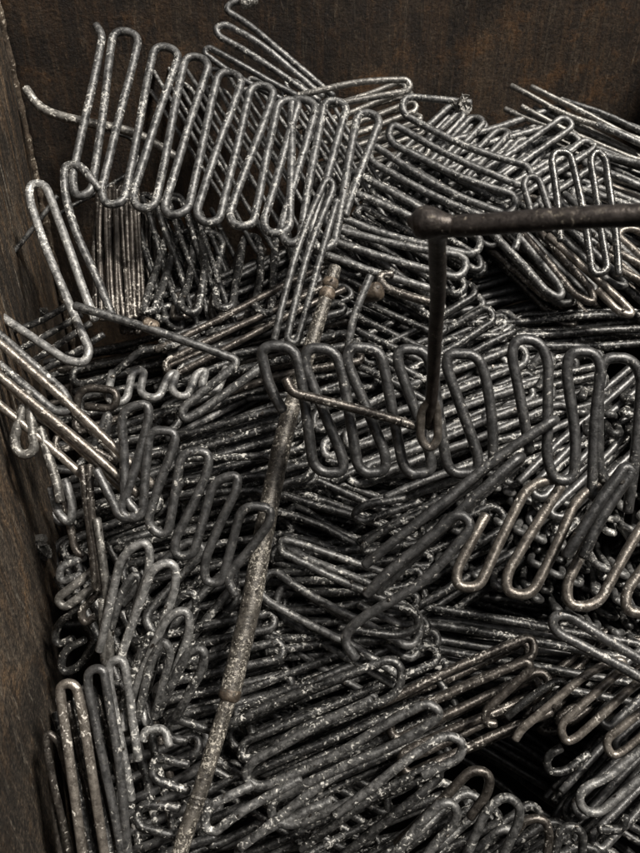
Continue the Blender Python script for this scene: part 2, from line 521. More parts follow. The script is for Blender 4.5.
# upper middle
stack((302, 116), (408, 82), (330, 200), 8, 3, PL, 'pale coil in the flat stack against the back panel', h=-0.02, r=.0056, step=(-3, 7, .014))
stack((350, 210), (450, 105), (450, 260), 8, 5, GR, 'grey coil in the cross-lying stack beneath the long looped coil', h=-0.01, jit=0.8)
stack((410, 150), (520, 215), (330, 250), 9, 4, SP, 'speckled coil in the lower stack beneath the long looped coil', h=0.01, jit=0.8)
stack((415, 150), (560, 105), (445, 215), 6, 4, GR, 'grey coil in the stack at the back panel, right of centre', h=-0.015, jit=0.8)
stack((478, 172), (562, 118), (520, 215), 5, 4, GR, 'worn coil in the slanting stack under the pointed rods', h=0.015, r=.0062, step=(-3, 9, .012))
stack((528, 82), (660, 146), (520, 104), 2, 5, PL, 'long pointed rod coil in the sheaf leaning on the back panel', h=0.0, r=.0056, step=(6, 8, .006))
stack((560, 100), (680, 150), (545, 128), 2, 4, GR, 'grey long rod coil in the sheaf at the top right corner', h=0.0, r=.0056, step=(14, 11, .008))
stack((560, 170), (670, 215), (545, 240), 5, 5, [GR, TN], 'worn coil in the pile right of the standing dark hairpins', h=0.0, jit=1.6)
stack((600, 130), (690, 165), (560, 230), 6, 4, GR, 'grey coil in the pile at the right edge above the bent rod', h=0.01, jit=1.6)
stack((470, 215), (562, 300), (560, 190), 7, 4, [GR, BR], 'grey coil in the sloping stack below the bent rod', h=0.02, r=.007, step=(4, 8, .012))
stack((600, 245), (690, 330), (650, 220), 4, 4, [TN, GR], 'brownish coil in the sloping stack at the right edge under the bent rod', h=0.02, step=(6, 8, .012))
stack((440, 322), (660, 308), (440, 350), 3, 4, SP, 'dark coil in the shadowed gap above the black upright coils', h=-0.02, jit=1.3)
stack((330, 270), (440, 320), (320, 345), 6, 4, SP, 'speckled coil in the layers just right of the pole\'s collar', h=0.0, jit=1.4)
stack((355, 345), (470, 285), (400, 400), 5, 4, [SP, GR], 'speckled coil in the layers behind the bent rod\'s drop', h=-0.01, jit=1.6)
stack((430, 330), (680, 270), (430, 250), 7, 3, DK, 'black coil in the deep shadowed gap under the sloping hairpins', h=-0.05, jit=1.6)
# the heap goes on past the right edge
stack((680, 150), (820, 220), (650, 250), 7, 3, GR, 'grey coil in the heap past the right edge, by the back panel', jit=1.2)
stack((680, 420), (860, 330), (720, 540), 8, 3, SP, 'speckled coil in the heap past the right edge, half way down', jit=1.2)
stack((690, 640), (860, 560), (720, 760), 7, 3, GR, 'grey coil in the heap past the right edge, low down', jit=1.2)
# middle band
stack((300, 400), (500, 310), (330, 480), 6, 5, SP, 'speckled coil in the slanting stack behind the black upright coil', h=-0.02, jit=1.1)
stack((330, 420), (520, 345), (380, 500), 6, 3, GR, 'grey coil in the upper layer behind the black upright coil', h=-0.005, jit=1.3)
stack((480, 375), (600, 345), (500, 470), 7, 5, SP, 'speckled coil in the stack behind the right black upright coil', h=-0.02, jit=1.8)
stack((520, 480), (650, 355), (560, 520), 5, 5, [DK, SP], 'dark coil in the bundle between the two right black hairpins', h=-0.015, jit=1.2)
stack((575, 395), (588, 384), (690, 400), 9, 5, SP, 'speckled coil in the end-on stack at the right edge, mid height', h=-0.01, dB=-0.15, step=(2, 17, .004), jit=2.4, thin=False)
stack((172, 440), (300, 408), (182, 512), 6, 4, SP, 'speckled coil in the level stack left of the pole', h=0.0, jit=0.9, r=.0072)
stack((165, 400), (300, 345), (180, 450), 4, 4, [SP, GR], 'speckled coil in the layers below the folded strip', h=-0.02, jit=1.6)
stack((95, 430), (180, 414), (90, 485), 4, 4, SP, 'dark coil in the pile under the small cup-shaped loops', h=0.0, jit=1.6)
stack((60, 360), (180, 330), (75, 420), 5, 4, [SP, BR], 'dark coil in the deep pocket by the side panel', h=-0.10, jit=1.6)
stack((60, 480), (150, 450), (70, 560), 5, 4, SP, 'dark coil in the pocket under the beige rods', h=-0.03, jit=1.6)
stack((120, 545), (270, 515), (140, 640), 6, 5, SP, 'speckled coil in the level stack below the black wavy coil', h=-0.015, jit=1.2)
stack((150, 640), (275, 612), (165, 720), 6, 5, SP, 'heavily speckled coil in the level stack beside the sleeve\'s end', h=0.0, jit=1.0)
stack((275, 470), (420, 520), (270, 560), 5, 4, SP, 'dark coil in the layers below the black upright coil', h=-0.01, jit=1.7)
stack((270, 560), (420, 545), (262, 650), 7, 4, SP, 'speckled coil in the level layers right of the pole', h=-0.005, jit=1.5)
stack((350, 540), (470, 470), (390, 620), 5, 4, SP, 'dark coil in the layers beneath the curved black bars', h=-0.015, jit=1.7)
stack((280, 545), (420, 620), (255, 600), 3, 3, GR, 'thin crossing coil in the layers right of the pole', h=0.012, jit=1.5, r=.0066)
stack((440, 500), (454, 484), (670, 600), 24, 6, ['silver', SP, GR], 'speckled coil in the end-on stack behind the brown zigzag coil', h=-0.005, dB=-0.2, step=(4, 13, .002), jit=2.0, thin=False, r=.0062)
stack((470, 480), (484, 464), (680, 560), 22, 4, ['silver', GR], 'speckled coil in the end-on stack behind the brown zigzag coil, upper part', h=-0.03, dB=-0.2, step=(4, -14, .010), jit=2.0, thin=False, r=.0062)
stack((440, 530), (560, 480), (600, 640), 6, 3, SP, 'dark coil in the cross layers beneath the brown zigzag coil', h=-0.12, jit=1.8)
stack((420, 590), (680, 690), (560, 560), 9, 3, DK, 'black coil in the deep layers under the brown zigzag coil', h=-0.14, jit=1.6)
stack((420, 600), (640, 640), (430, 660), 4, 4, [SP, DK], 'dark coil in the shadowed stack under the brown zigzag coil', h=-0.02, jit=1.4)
stack((260, 450), (540, 480), (270, 660), 10, 3, SP, 'dark coil in the deep layers right of the pole', h=-0.09, jit=2)
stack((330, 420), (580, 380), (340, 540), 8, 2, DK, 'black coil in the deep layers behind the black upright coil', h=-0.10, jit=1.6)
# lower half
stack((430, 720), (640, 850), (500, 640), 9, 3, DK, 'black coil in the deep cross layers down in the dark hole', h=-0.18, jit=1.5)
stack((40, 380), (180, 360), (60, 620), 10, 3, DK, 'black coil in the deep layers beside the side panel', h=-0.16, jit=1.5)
stack((235, 700), (430, 622), (255, 800), 7, 3, SP, 'speckled coil in the slanting stack right of the sleeve\'s end', h=0.0, jit=0.9, thin=False)
stack((380, 705), (530, 640), (402, 780), 5, 2, BR, 'brown coil in the slanting stack left of the dark hole', h=0.01, jit=0.8, thin=False)
stack((250, 680), (400, 765), (210, 790), 8, 3, SP, 'dark coil in the crossing layer below the slanting stack', h=-0.035, jit=1.3, thin=False)
stack((190, 800), (420, 700), (230, 920), 6, 3, [SP, GR], 'dark coil in the slanting stack at the bottom, right of the pole', h=-0.035, jit=1.3, thin=False)
stack((340, 880), (468, 792), (440, 960), 6, 3, [GR, SP], 'grey coil in the rounded stack at the bottom centre', h=0.0, jit=1.3, step=(3, 10, .012))
stack((470, 872), (550, 822), (560, 930), 6, 3, SP, 'dark coil in the stack at the bottom below the hole', h=0.0, jit=1.4)
stack((560, 790), (700, 650), (600, 850), 5, 5, [DK, SP], 'black coil in the slanting stack in the bottom right corner', h=-0.01, jit=0.7, r=.0064)
stack((500, 712), (600, 632), (590, 727), 6, 3, [BR, SP], 'brown coil in the stack above the dark hole', h=-0.035, jit=1.0)
stack((590, 700), (700, 610), (620, 760), 5, 4, DK, 'black coil in the stack right of the brown rods', h=-0.01, jit=1.2)
stack((120, 730), (200, 700), (130, 870), 8, 5, [DK, SP], 'dark coil in the stack left of the pole\'s lower end', h=-0.02, jit=1.2)
stack((60, 700), (100, 900), (140, 680), 6, 4, [SP, BR], 'dark coil in the steep bundle beside the side panel', h=-0.01, jit=1.0, dB=-.02)
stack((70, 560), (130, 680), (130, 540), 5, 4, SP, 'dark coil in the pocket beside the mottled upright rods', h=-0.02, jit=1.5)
stack((120, 610), (190, 540), (190, 680), 5, 4, [GR, SP], 'grey coil in the leaning stack behind the grey hairpins', h=-0.005, jit=1.3)

# ------------------------------------------------------------------ single coils that can be picked out
# tall standing coil, top left
stand = plane(1.20, 200, 130, 0.0, -0.055)
coil([(97, 26), (103, 36), (72, 180), (76, 198), (92, 192), (114, 30), (140, 34), (101, 192), (106, 206), (124, 203), (155, 44), (180, 50), (132, 196), (138, 210), (155, 207), (186, 54), (210, 60), (164, 206), (168, 216), (188, 212), (219, 70), (243, 76), (196, 212), (202, 223), (219, 222), (252, 84), (276, 88), (229, 216), (234, 226), (252, 226), (279, 100), (300, 100), (263, 222), (268, 234), (290, 232), (292, 97), (318, 103), (280, 230), (287, 244), (300, 240), (324, 99), (348, 104), (310, 235), (318, 250), (334, 246), (358, 110), (381, 116), (345, 215)],
     stand, GR, 'tall grey mottled coil standing upright against the back panel at top left', r=.0074, segs=12, wob=.0010)
coil([(62, 118), (140, 140), (140, 165), (60, 215)], lift(-0.0), SP, 'thin dark rod coil behind the pale bent pipe', r=.004)
# pale thick bent pipe with crusted skin
coil([(25, 89), (38, 108), (60, 116), (135, 132), (180, 160)], plane(1.30, 80, 110, 0, 0), PL, 'pale crusted bent pipe sticking out behind the standing coil\'s left end', r=.0088, name='bent_pipe', cat='pipe', tmax=.02)
# tall hairpins against side panel
coil([(0, 268), (30, 233), (58, 196)], plane(1.22, 30, 230, 0, 0), GR, 'thin bare rod leaning on the side panel at the left edge', r=.0045, name='steel_rod', cat='rod')
coil([(96, 318), (49, 196), (43, 184), (28, 184), (28, 200), (60, 280), (90, 352), (84, 364), (66, 362), (-20, 300)], plane(1.13, 60, 270, 0, -0.05), 'silver', 'tall grey hairpin coil leaning in the corner by the side panel', r=.0072, segs=12)
coil([(100, 190), (80, 165), (64, 165), (64, 190), (78, 236), (112, 312)], plane(1.15, 90, 240, 0, -0.03), GR, 'grey bent coil leg hanging from the standing coil\'s left end', r=.0072, segs=12)
coil([(-20, 316), (66, 392), (72, 410), (56, 412), (-20, 350)], plane(1.06, 40, 360, 0, -0.02), GR, 'grey rod coil lying above the beige rods at the left edge', r=.0066)
t = coil([(153, 485), (92, 428), (-20, 324), (-44, 326), (-36, 342), (52, 418), (138, 496)], plane(0.99, 70, 400, 0, 0), TN, 'beige long coil slanting in from the left edge, uppermost of the beige rods', r=.0066)
coil([(124, 492), (60, 432), (-20, 356), (-44, 358), (-36, 374), (40, 440), (84, 478)], plane(1.0, 70, 420, 0, 0), TN, 'beige long coil slanting in from the left edge, lower of the beige rods', r=.0066)
coil([(62, 400), (112, 452), (116, 462), (40, 420)], plane(1.06, 90, 430, 0, 0), BR, 'brown short rod tucked under the beige rods', r=.006)
for q, (x0, y0) in enumerate(((8, 338), (22, 352), (34, 364), (44, 374))):
    coil([(x0 - 6, y0), (x0 + 22, y0 - 14 - q), (x0 + 58, y0 - 34 - 2 * q)], plane(1.15, 40, 350, 0, 0), SP, ['upper', 'second', 'third', 'lowest'][q] + ' short rod lying across the side panel inside the corner hairpin', r=.0056, name='steel_rod', cat='rod', group='short rods across the side panel')
coil([(28, 392), (14, 440), (20, 456), (36, 452), (30, 400)], plane(1.0, 24, 420, 0, 0), PL, 'pale short hairpin hanging below the beige rods at the left', r=.0074)
coil([(40, 430), (58, 486), (60, 500)], plane(1.0, 50, 460, 0, 0), PL, 'pale flattened rod hanging beside the short pale hairpin', r=.0072, name='steel_rod', cat='rod')
coil([(52, 486), (58, 512), (70, 524), (72, 508), (64, 482)], plane(1.01, 60, 500, 0, 0), GR, 'short grey loop above the mottled upright rods', r=.0066)
coil([(66, 500), (76, 550), (84, 556)], plane(1.02, 70, 520, 0, 0), BR, 'thin brown rod left of the mottled upright rods', r=.0058, name='steel_rod', cat='rod')
coil([(82, 466), (88, 520), (96, 590), (102, 584), (92, 510), (90, 466)], plane(0.99, 90, 530, 0, 0), BR, 'narrow brown mottled hairpin standing beside the side panel', r=.0062)
coil([(98, 520), (106, 580), (110, 660), (104, 662), (103, 600)], plane(0.985, 105, 600, 0, 0), PL, 'narrow pale hairpin hanging down in front of the leaning coils', r=.0062)
coil([(86, 640), (62, 652), (60, 676), (80, 668), (96, 640)], plane(1.05, 75, 650, 0, 0), FK, 'dark open loop in the shadow between side panel and steep hairpins', r=.0064)
coil([(80, 610), (58, 626), (56, 648), (74, 640)], plane(1.06, 75, 630, 0, 0), FK, 'dark small hook below the beige open hairpin', r=.0064)
# hook-like loops at the side panel
coil([(84, 557), (60, 566), (60, 582), (82, 574)], plane(1.02, 70, 570, 0, 0), GR, 'small grey hook loop beside the mottled upright rods', r=.0062)
coil([(92, 570), (54, 598), (62, 608), (92, 588)], plane(1.01, 70, 590, 0, 0), PL, 'beige open hairpin loop pointing at the side panel', r=.0066)
coil([(100, 590), (80, 610), (84, 624), (96, 616)], plane(1.02, 90, 610, 0, 0), BR, 'small brown loop under the beige open hairpin', r=.006)
# zigzag strip in the middle left pocket
t = coil([(74, 306), (150, 328), (236, 360), (236, 366), (184, 408), (184, 420), (196, 416), (262, 366)], plane(1.07, 160, 340, 0, -0.01), GR, 'grey folded coil making a sharp bend over the dark pocket', r=.0070, tmax=.008)
me, o = mesh_from('rusty_band', [sweep(np.array([at(146, 324.5, 1.075), at(150, 326, 1.075), at(155, 328, 1.075)]), .0094 * S, 10)])
link('rusty_band', me, o, M['rust'], t)['label'] = 'rusty wrapped band'
# small brown loops
coil([(112, 372), (108, 402), (128, 404), (134, 374), (146, 372), (140, 396), (158, 401), (168, 376), (176, 372), (170, 392), (186, 397), (196, 372), (206, 368), (200, 388), (216, 392), (226, 368)],
     lambda x, y: 1.12 - 0.10 * (y - 390) / 30 * 0.3, 'silver', 'small grey coil with a row of cup-shaped loops in the pocket', r=.0068)
coil([(74, 392), (100, 384), (140, 352), (156, 350), (178, 344)], plane(1.17, 120, 370, 0, 0), SP, 'dark bent rod arching over the cup-shaped loops', r=.0066, name='steel_rod', cat='rod')
coil([(76, 418), (80, 388), (118, 392), (114, 410), (84, 406)], plane(1.10, 90, 400, 0, 0), BR, 'dark squared loop left of the cup-shaped loops', r=.0066)
coil([(104, 440), (108, 408), (92, 448)], plane(1.06, 100, 420, 0, 0), DK, 'short dark rod end beside the black wavy coil', r=.0062, name='steel_rod', cat='rod')
# black wavy coil
coil([(96, 470), (116, 505), (122, 520), (142, 515), (124, 500), (122, 410), (150, 404), (150, 420), (118, 516), (144, 520), (148, 428), (175, 432), (174, 446), (146, 525), (166, 538), (183, 452), (210, 452), (208, 470), (175, 540), (176, 558), (195, 556), (212, 480), (237, 474), (237, 490), (204, 562), (204, 582), (220, 582), (244, 506), (272, 508), (270, 522), (225, 578), (236, 596)],
     plane(0.975, 190, 490, 0, 0.0), DK, 'black wavy coil standing in the middle left of the heap', r=.0068, segs=12)
coil([(180, 459), (274, 455), (274, 475), (186, 482)], lift(0.03), SP, 'dark hairpin behind the black wavy coil, ending at the pole', r=.0062)
coil([(180, 494), (262, 492), (264, 508)], lift(0.03), SP, 'dark rod with turned-down end behind the black wavy coil', r=.0060, name='steel_rod', cat='rod')
# grey leaning hairpins lower left
coil([(100, 650), (122, 556), (148, 540), (150, 565), (118, 660)], plane(0.97, 130, 600, 0, .02), 'silver', 'grey leaning hairpin, uppermost of the leaning loops at lower left', r=.0063)
coil([(118, 665), (152, 566), (174, 560), (176, 585), (140, 690)], plane(0.96, 150, 620, 0, .02), 'silver', 'grey leaning hairpin just right of the uppermost leaning loop', r=.0063)
coil([(132, 700), (168, 616), (188, 608), (190, 630), (160, 706)], plane(0.95, 160, 660, 0, .02), 'silver', 'grey leaning hairpin in the middle of the leaning loops', r=.0062)
coil([(158, 715), (188, 652), (204, 646), (204, 664), (176, 716)], plane(0.95, 180, 680, 0, .02), GR, 'lowest dark leaning hairpin, closest to the pole\'s sleeve end', r=.0068)
coil([(108, 640), (122, 590), (136, 572), (142, 580), (128, 640)], plane(0.985, 120, 610, 0, .02), GR, 'narrow grey hairpin behind the uppermost leaning loop', r=.0058)
coil([(146, 690), (176, 600), (192, 592), (196, 606), (172, 676)], plane(0.975, 170, 640, 0, .02), SP, 'speckled leaning hairpin tucked behind the middle leaning loop', r=.0058)
coil([(140, 716), (150, 660), (162, 640), (170, 652), (156, 716)], plane(0.945, 155, 680, 0, .02), GR, 'short grey leaning hairpin in front of the middle leaning loop', r=.0058)
coil([(122, 706), (140, 650), (150, 632), (158, 640), (146, 690)], plane(0.955, 140, 670, 0, .02), SP, 'short speckled hairpin above the small grey arches', r=.0058)
# steep hairpins bottom left
coil([(88, 900), (62, 700), (60, 684), (76, 682), (82, 706), (112, 900)], plane(0.92, 80, 760, 0, .0), TN, 'brownish steep hairpin in front of the side panel at bottom left', r=.0066, segs=12)
coil([(122, 860), (112, 800), (88, 690), (88, 670), (104, 668), (108, 690), (118, 760), (132, 880)], plane(0.94, 100, 760, 0, .0), DK, 'dark steep hairpin right of the brownish steep one', r=.0064)
coil([(130, 800), (110, 680), (110, 660), (124, 656), (130, 690), (138, 760)], plane(0.95, 120, 720, 0, .0), 'silver', 'grey steep hairpin with a short loop below the pale narrow one', r=.0062)
coil([(74, 890), (48, 740), (50, 732), (60, 740), (92, 880)], plane(0.94, 60, 800, 0, .0), BR, 'low brown hairpin squeezed against the side panel at bottom left', r=.0052)
coil([(66, 890), (50, 780), (48, 760)], plane(0.95, 60, 800, 0, .0), BR, 'thin brown rod squeezed against the side panel', r=.0046, name='steel_rod', cat='rod')
# small loops left of pole
coil([(124, 730), (124, 708), (140, 704), (148, 722)], lift(0.07), 'silver', 'small grey arch left of the pole, upper of two', r=.0062)
coil([(144, 740), (146, 730), (166, 728), (170, 746)], lift(0.07), 'silver', 'small grey arch left of the pole, lower of two', r=.0062)
coil([(214, 730), (170, 716), (166, 738), (186, 742)], lift(0.05), SP, 'speckled bent loop touching the pole below its sleeve', r=.0066)
coil([(190, 766), (155, 757), (150, 778), (186, 790)], lift(0.05), SP, 'dark hairpin loop left of the pole, upper of two', r=.0066)
coil([(180, 808), (140, 804), (136, 826), (176, 836)], lift(0.05), SP, 'dark hairpin loop left of the pole, lower of two', r=.0066)

# long looped coil, upper right of centre
coil([(470, 103), (404, 96), (402, 113), (470, 150), (533, 168), (527, 190), (455, 158), (390, 122), (388, 142), (470, 182), (518, 196), (512, 217), (440, 190), (372, 143), (368, 160), (440, 200), (520, 232), (514, 250)],
     lift(0.05), GR, 'long looped grey coil lying below the back panel, with a torn end', r=.0070, segs=12, wob=.0008)
coil([(430, 214), (348, 168), (345, 188), (420, 222), (482, 236), (476, 256), (400, 240), (326, 212), (324, 226), (400, 246), (468, 256), (462, 280), (400, 262), (310, 234), (306, 248), (370, 270), (432, 290)],
     lift(0.055), GR, 'long looped grey coil passing under the bent rod\'s corner', r=.0070, segs=12, wob=.0008)
coil([(438, 302), (384, 288), (378, 276), (392, 276)], lift(0.06), BR, 'brown hooked coil end right of the pole\'s collar', r=.0078)
coil([(346, 356), (352, 320), (372, 276)], plane(1.06, 360, 310, 0, 0), GR, 'short grey upright rod just above the black upright coil', r=.0062, name='steel_rod', cat='rod')
# narrow pale coil running down beside the standing coil
coil([(275, 340), (300, 235), (326, 178), (334, 186), (312, 240), (286, 340), (296, 344), (322, 250), (338, 200)], plane(1.13, 310, 250, 0, -0.03), GR, 'narrow grey coil running down to the black upright coil\'s left end', r=.0060)
# top hairpins on back panel
t = coil([(248, 2), (232, 3), (226, 11), (250, 25), (334, 96)], plane(1.27, 280, 50, 0, 0), GR, 'upper grey rod with hooked end leaning at the back panel', r=.0062)
coil([(320, 102), (246, 50), (218, 36), (214, 28), (224, 24), (262, 44), (322, 96)], plane(1.26, 270, 60, 0, 0), GR, 'grey hairpin leaning at the back panel below the hooked rod', r=.0062)
coil([(318, 108), (256, 74), (208, 46), (204, 52), (250, 84), (300, 108)], plane(1.25, 260, 80, 0, 0), DK, 'dark hairpin leaning at the back panel, lowest of three', r=.0058)
coil([(300, 96), (360, 80), (408, 79), (410, 90), (330, 106)], plane(1.24, 350, 90, 0, 0), PL, 'pale hairpin lying level along the back panel', r=.0060)
# standing dark hairpins at right
coil([(560, 240), (552, 160), (555, 152), (571, 152), (580, 190), (592, 275), (608, 270), (590, 160), (596, 150), (606, 158), (612, 200), (618, 275)], plane(1.18, 585, 210, 0, -.04), FK, 'dark upright coil standing behind the bent rod at right', r=.0066)
coil([(532, 215), (524, 182), (530, 174), (540, 178), (552, 222)], plane(1.19, 535, 200, 0, -.04), GR, 'short grey upright hairpin above the bent rod', r=.0062)
coil([(490, 228), (545, 292), (562, 298), (560, 284), (510, 228)], lift(0.05), GR, 'grey sloping hairpin below the bent rod, leftmost of three', r=.0070)
coil([(520, 232), (575, 295), (594, 304), (592, 290), (540, 232)], lift(0.05), BR, 'brown-grey sloping hairpin below the bent rod, middle of three', r=.0070)
coil([(548, 236), (620, 300), (634, 316), (618, 312), (598, 290)], lift(0.055), TN, 'brownish sloping hairpin below the bent rod, rightmost of three', r=.0070)
coil([(610, 250), (660, 275), (664, 292), (618, 268)], lift(0.05), TN, 'tan hairpin at the right edge below the bent rod', r=.0070)
coil([(660, 310), (518, 314), (514, 330), (660, 334)], lift(-0.03), FK, 'dark level hairpin in the gap above the black upright coils', r=.0066)

# black upright coil, centre
t = coil([(284, 410), (270, 385), (262, 352), (270, 346), (294, 348), (300, 372), (312, 464), (322, 473), (344, 472), (342, 455), (304, 362), (308, 347), (334, 349), (342, 372), (358, 466), (366, 474), (386, 472), (386, 456), (346, 362), (350, 347), (380, 349), (386, 372), (403, 464), (410, 474), (431, 472), (430, 456), (397, 364), (398, 350), (425, 350), (434, 372), (447, 464), (454, 474), (478, 473), (478, 456), (446, 366), (448, 353), (476, 354), (484, 372), (492, 420), (493, 468)],
     plane(0.945, 380, 410, 0, 0.01), DK, 'black smooth coil standing upright in the centre, crossed by the bent rod', r=.0076, segs=14, wob=.0008)
coil([(530, 450), (520, 400), (511, 356), (516, 341), (538, 341), (549, 360), (546, 460), (556, 482), (574, 480), (576, 440), (566, 370), (570, 352), (594, 352), (603, 368), (594, 420), (590, 500), (614, 500), (598, 470), (600, 372), (606, 357), (632, 358), (642, 378), (634, 450), (628, 510)],
     plane(0.955, 570, 410, 0, 0.01), DK, 'black smooth coil standing upright at the right edge', r=.0076, segs=14, wob=.0008)
coil([(536, 388), (552, 362), (544, 350), (530, 368)], plane(1.07, 540, 370, 0, 0), GR, 'small grey loop seen behind the right black upright coil', r=.0066)
# curved black bars (bends seen edge-on)
coil([(366, 566, .945), (430, 512, .94), (500, 455, .935), (555, 418, .93), (556, 420, .95), (501, 457, .958), (431, 514, .965)], plane(0.955, 470, 500, -.02, 0), DK, 'longest black curved coil sweeping up to the right black upright coil', r=.0070)
coil([(372, 592, .935), (446, 522, .93), (521, 455, .925), (522, 457, .947), (448, 524, .952), (376, 592, .957)], plane(0.93, 460, 510, -.03, 0), DK, 'middle black curved coil with a rounded tip', r=.0070)
coil([(356, 658), (342, 638), (362, 618), (436, 574), (472, 526), (456, 512), (424, 540), (366, 596)], plane(0.915, 420, 570, -.02, 0), DK, 'black curved hairpin with a pale hooked lower end', r=.0069, segs=12)
coil([(584, 556), (600, 520), (632, 470), (624, 466), (590, 512), (566, 556)], plane(0.93, 600, 510, 0, 0), DK, 'black flattened bar crossing the brown zigzag coil', r=.0078)
# brown zigzag coil
coil([(486, 516), (456, 570), (456, 586), (478, 588), (506, 530), (528, 484), (560, 478), (560, 486), (507, 574), (506, 592), (530, 596), (560, 540), (578, 494), (616, 478), (612, 494), (566, 586), (568, 606), (596, 606), (622, 560), (650, 514), (684, 500), (680, 520), (626, 592), (626, 612), (650, 614), (690, 560)],
     plane(0.955, 560, 540, 0, -0.02), TN, 'brown zigzag coil lying in front of the right speckled stack', r=.0074, segs=14, wob=.0008)
# black hairpin right
coil([(680, 700), (600, 655), (556, 632), (552, 618), (566, 614), (620, 650), (690, 686)], plane(0.95, 600, 650, 0, 0), DK, 'black hairpin pointing left over the shadowed stack at right', r=.0072, segs=12)
# rods around the dark hole
coil([(400, 716), (470, 685), (528, 660), (532, 668), (484, 712), (484, 724), (494, 724)], plane(0.99, 480, 690, 0, 0), BR, 'brown rod with a sharp hairpin fold above the dark hole', r=.0064, tmax=.010)
coil([(514, 738), (520, 728), (588, 672), (622, 660), (626, 668), (560, 726), (566, 742), (576, 738), (642, 676), (668, 690), (604, 742), (612, 758), (624, 752), (690, 696)], plane(0.985, 590, 710, 0, 0), TN, 'tan-grey coil with slanting legs along the upper right rim of the dark hole', r=.0062, segs=12)
coil([(508, 716), (530, 696), (556, 680), (566, 686), (534, 712)], plane(1.01, 540, 700, 0, 0), FK, 'dark hairpin between the folded brown rod and the tan-grey slanting legs', r=.0060)
coil([(560, 748), (546, 756), (548, 772), (566, 772), (590, 754)], plane(1.0, 560, 760, 0, 0), SP, 'dark curled loop on the right rim of the hole', r=.0062)
coil([(700, 740), (640, 778), (600, 812), (584, 810), (578, 796), (586, 786), (604, 780), (680, 720)], plane(0.97, 620, 780, 0, 0), 'silver', 'grey curled hairpin in the bottom right corner', r=.0066)
coil([(600, 830), (622, 832), (626, 818)], plane(0.98, 610, 820, 0, 0), SP, 'dark short curl at the bottom right', r=.0066)
# thin crossing hairpins right of the pole
coil([(400, 576), (300, 545), (282, 540), (280, 552), (340, 580), (416, 612), (420, 622), (404, 628), (360, 606)], plane(1.02, 340, 570, 0, 0), GR, 'thin grey hairpin starting at the pole and crossing to the curved bars', r=.0058)
coil([(404, 498), (362, 506), (352, 516), (362, 524), (420, 502)], plane(1.05, 380, 510, 0, 0), SP, 'upper speckled hairpin below the black upright coil', r=.0062)
coil([(420, 512), (370, 540), (362, 552), (376, 552), (400, 546)], plane(1.05, 390, 530, 0, 0), SP, 'lower speckled hairpin below the black upright coil', r=.0062)
coil([(340, 626), (400, 636), (420, 628), (414, 612), (380, 604)], plane(1.0, 380, 620, 0, 0), SP, 'speckled loop below the black hooked hairpin', r=.0058)
coil([(226, 725), (330, 680), (388, 660), (402, 668), (400, 690), (386, 700), (300, 726), (245, 772)], plane(0.99, 320, 700, 0, 0), SP, 'heavily flaked coil slanting up from the sleeve\'s end', r=.0066)
# bottom slanting hairpins
coil([(372, 700), (300, 734), (252, 762), (246, 778), (264, 788), (330, 757), (428, 702), (442, 714), (400, 742), (300, 786), (270, 800), (271, 822), (294, 827), (352, 800)],
     plane(0.95, 350, 770, -.01, 0.0), GR, 'long dark-grey hairpin coil slanting across the bottom centre', r=.0066, segs=12)
coil([(336, 814), (392, 768), (446, 736), (465, 742), (462, 758), (424, 774)], plane(0.945, 420, 770, 0, 0), GR, 'grey hairpin with its bend at the upper left rim of the hole', r=.0066, segs=12)
coil([(300, 850), (380, 792), (436, 764), (440, 776), (340, 860)], plane(0.96, 380, 810, 0, 0), SP, 'speckled hairpin lying between the grey hairpins at the bottom centre', r=.0062)
coil([(300, 780), (240, 812), (214, 832), (204, 826), (206, 806), (250, 786)], plane(0.95, 250, 810, 0, 0), GR, 'grey hairpin with its bend beside the pole\'s lower end', r=.0066)
coil([(360, 760), (300, 800), (256, 834), (240, 846)], plane(0.955, 300, 800, 0, 0), GR, 'straight grey rod ending beside the lower pole', r=.0064, name='steel_rod', cat='rod')
coil([(396, 844), (446, 796), (472, 770), (491, 774), (489, 792), (470, 816)], plane(0.95, 440, 810, 0, 0), BR, 'brownish hairpin with its bend on the left rim of the hole', r=.0070)
coil([(380, 870), (420, 820), (442, 800), (456, 806), (456, 824), (430, 850), (412, 880)], plane(0.93, 420, 830, 0, 0), GR, 'pale-edged hairpin at the bottom centre', r=.0068, segs=12)
coil([(460, 870), (486, 812), (504, 796), (520, 804), (520, 822), (496, 870)], plane(0.94, 500, 830, 0, 0), GR, 'grey hairpin below the hole, left of the small arch', r=.0066)
coil([(512, 840), (526, 822), (546, 822), (550, 840), (540, 880)], plane(0.95, 530, 840, 0, 0), BR, 'small brown arch at the bottom below the hole', r=.0064)
coil([(550, 880), (560, 830), (572, 826), (582, 834), (580, 880)], plane(0.95, 570, 850, 0, 0), SP, 'dark upright loop at the bottom right of the small arch', r=.0064)
coil([(280, 880), (240, 870), (236, 850), (262, 836), (330, 800)], plane(0.96, 270, 850, 0, 0), GR, 'grey loop at the bottom edge right of the pole', r=.0066)

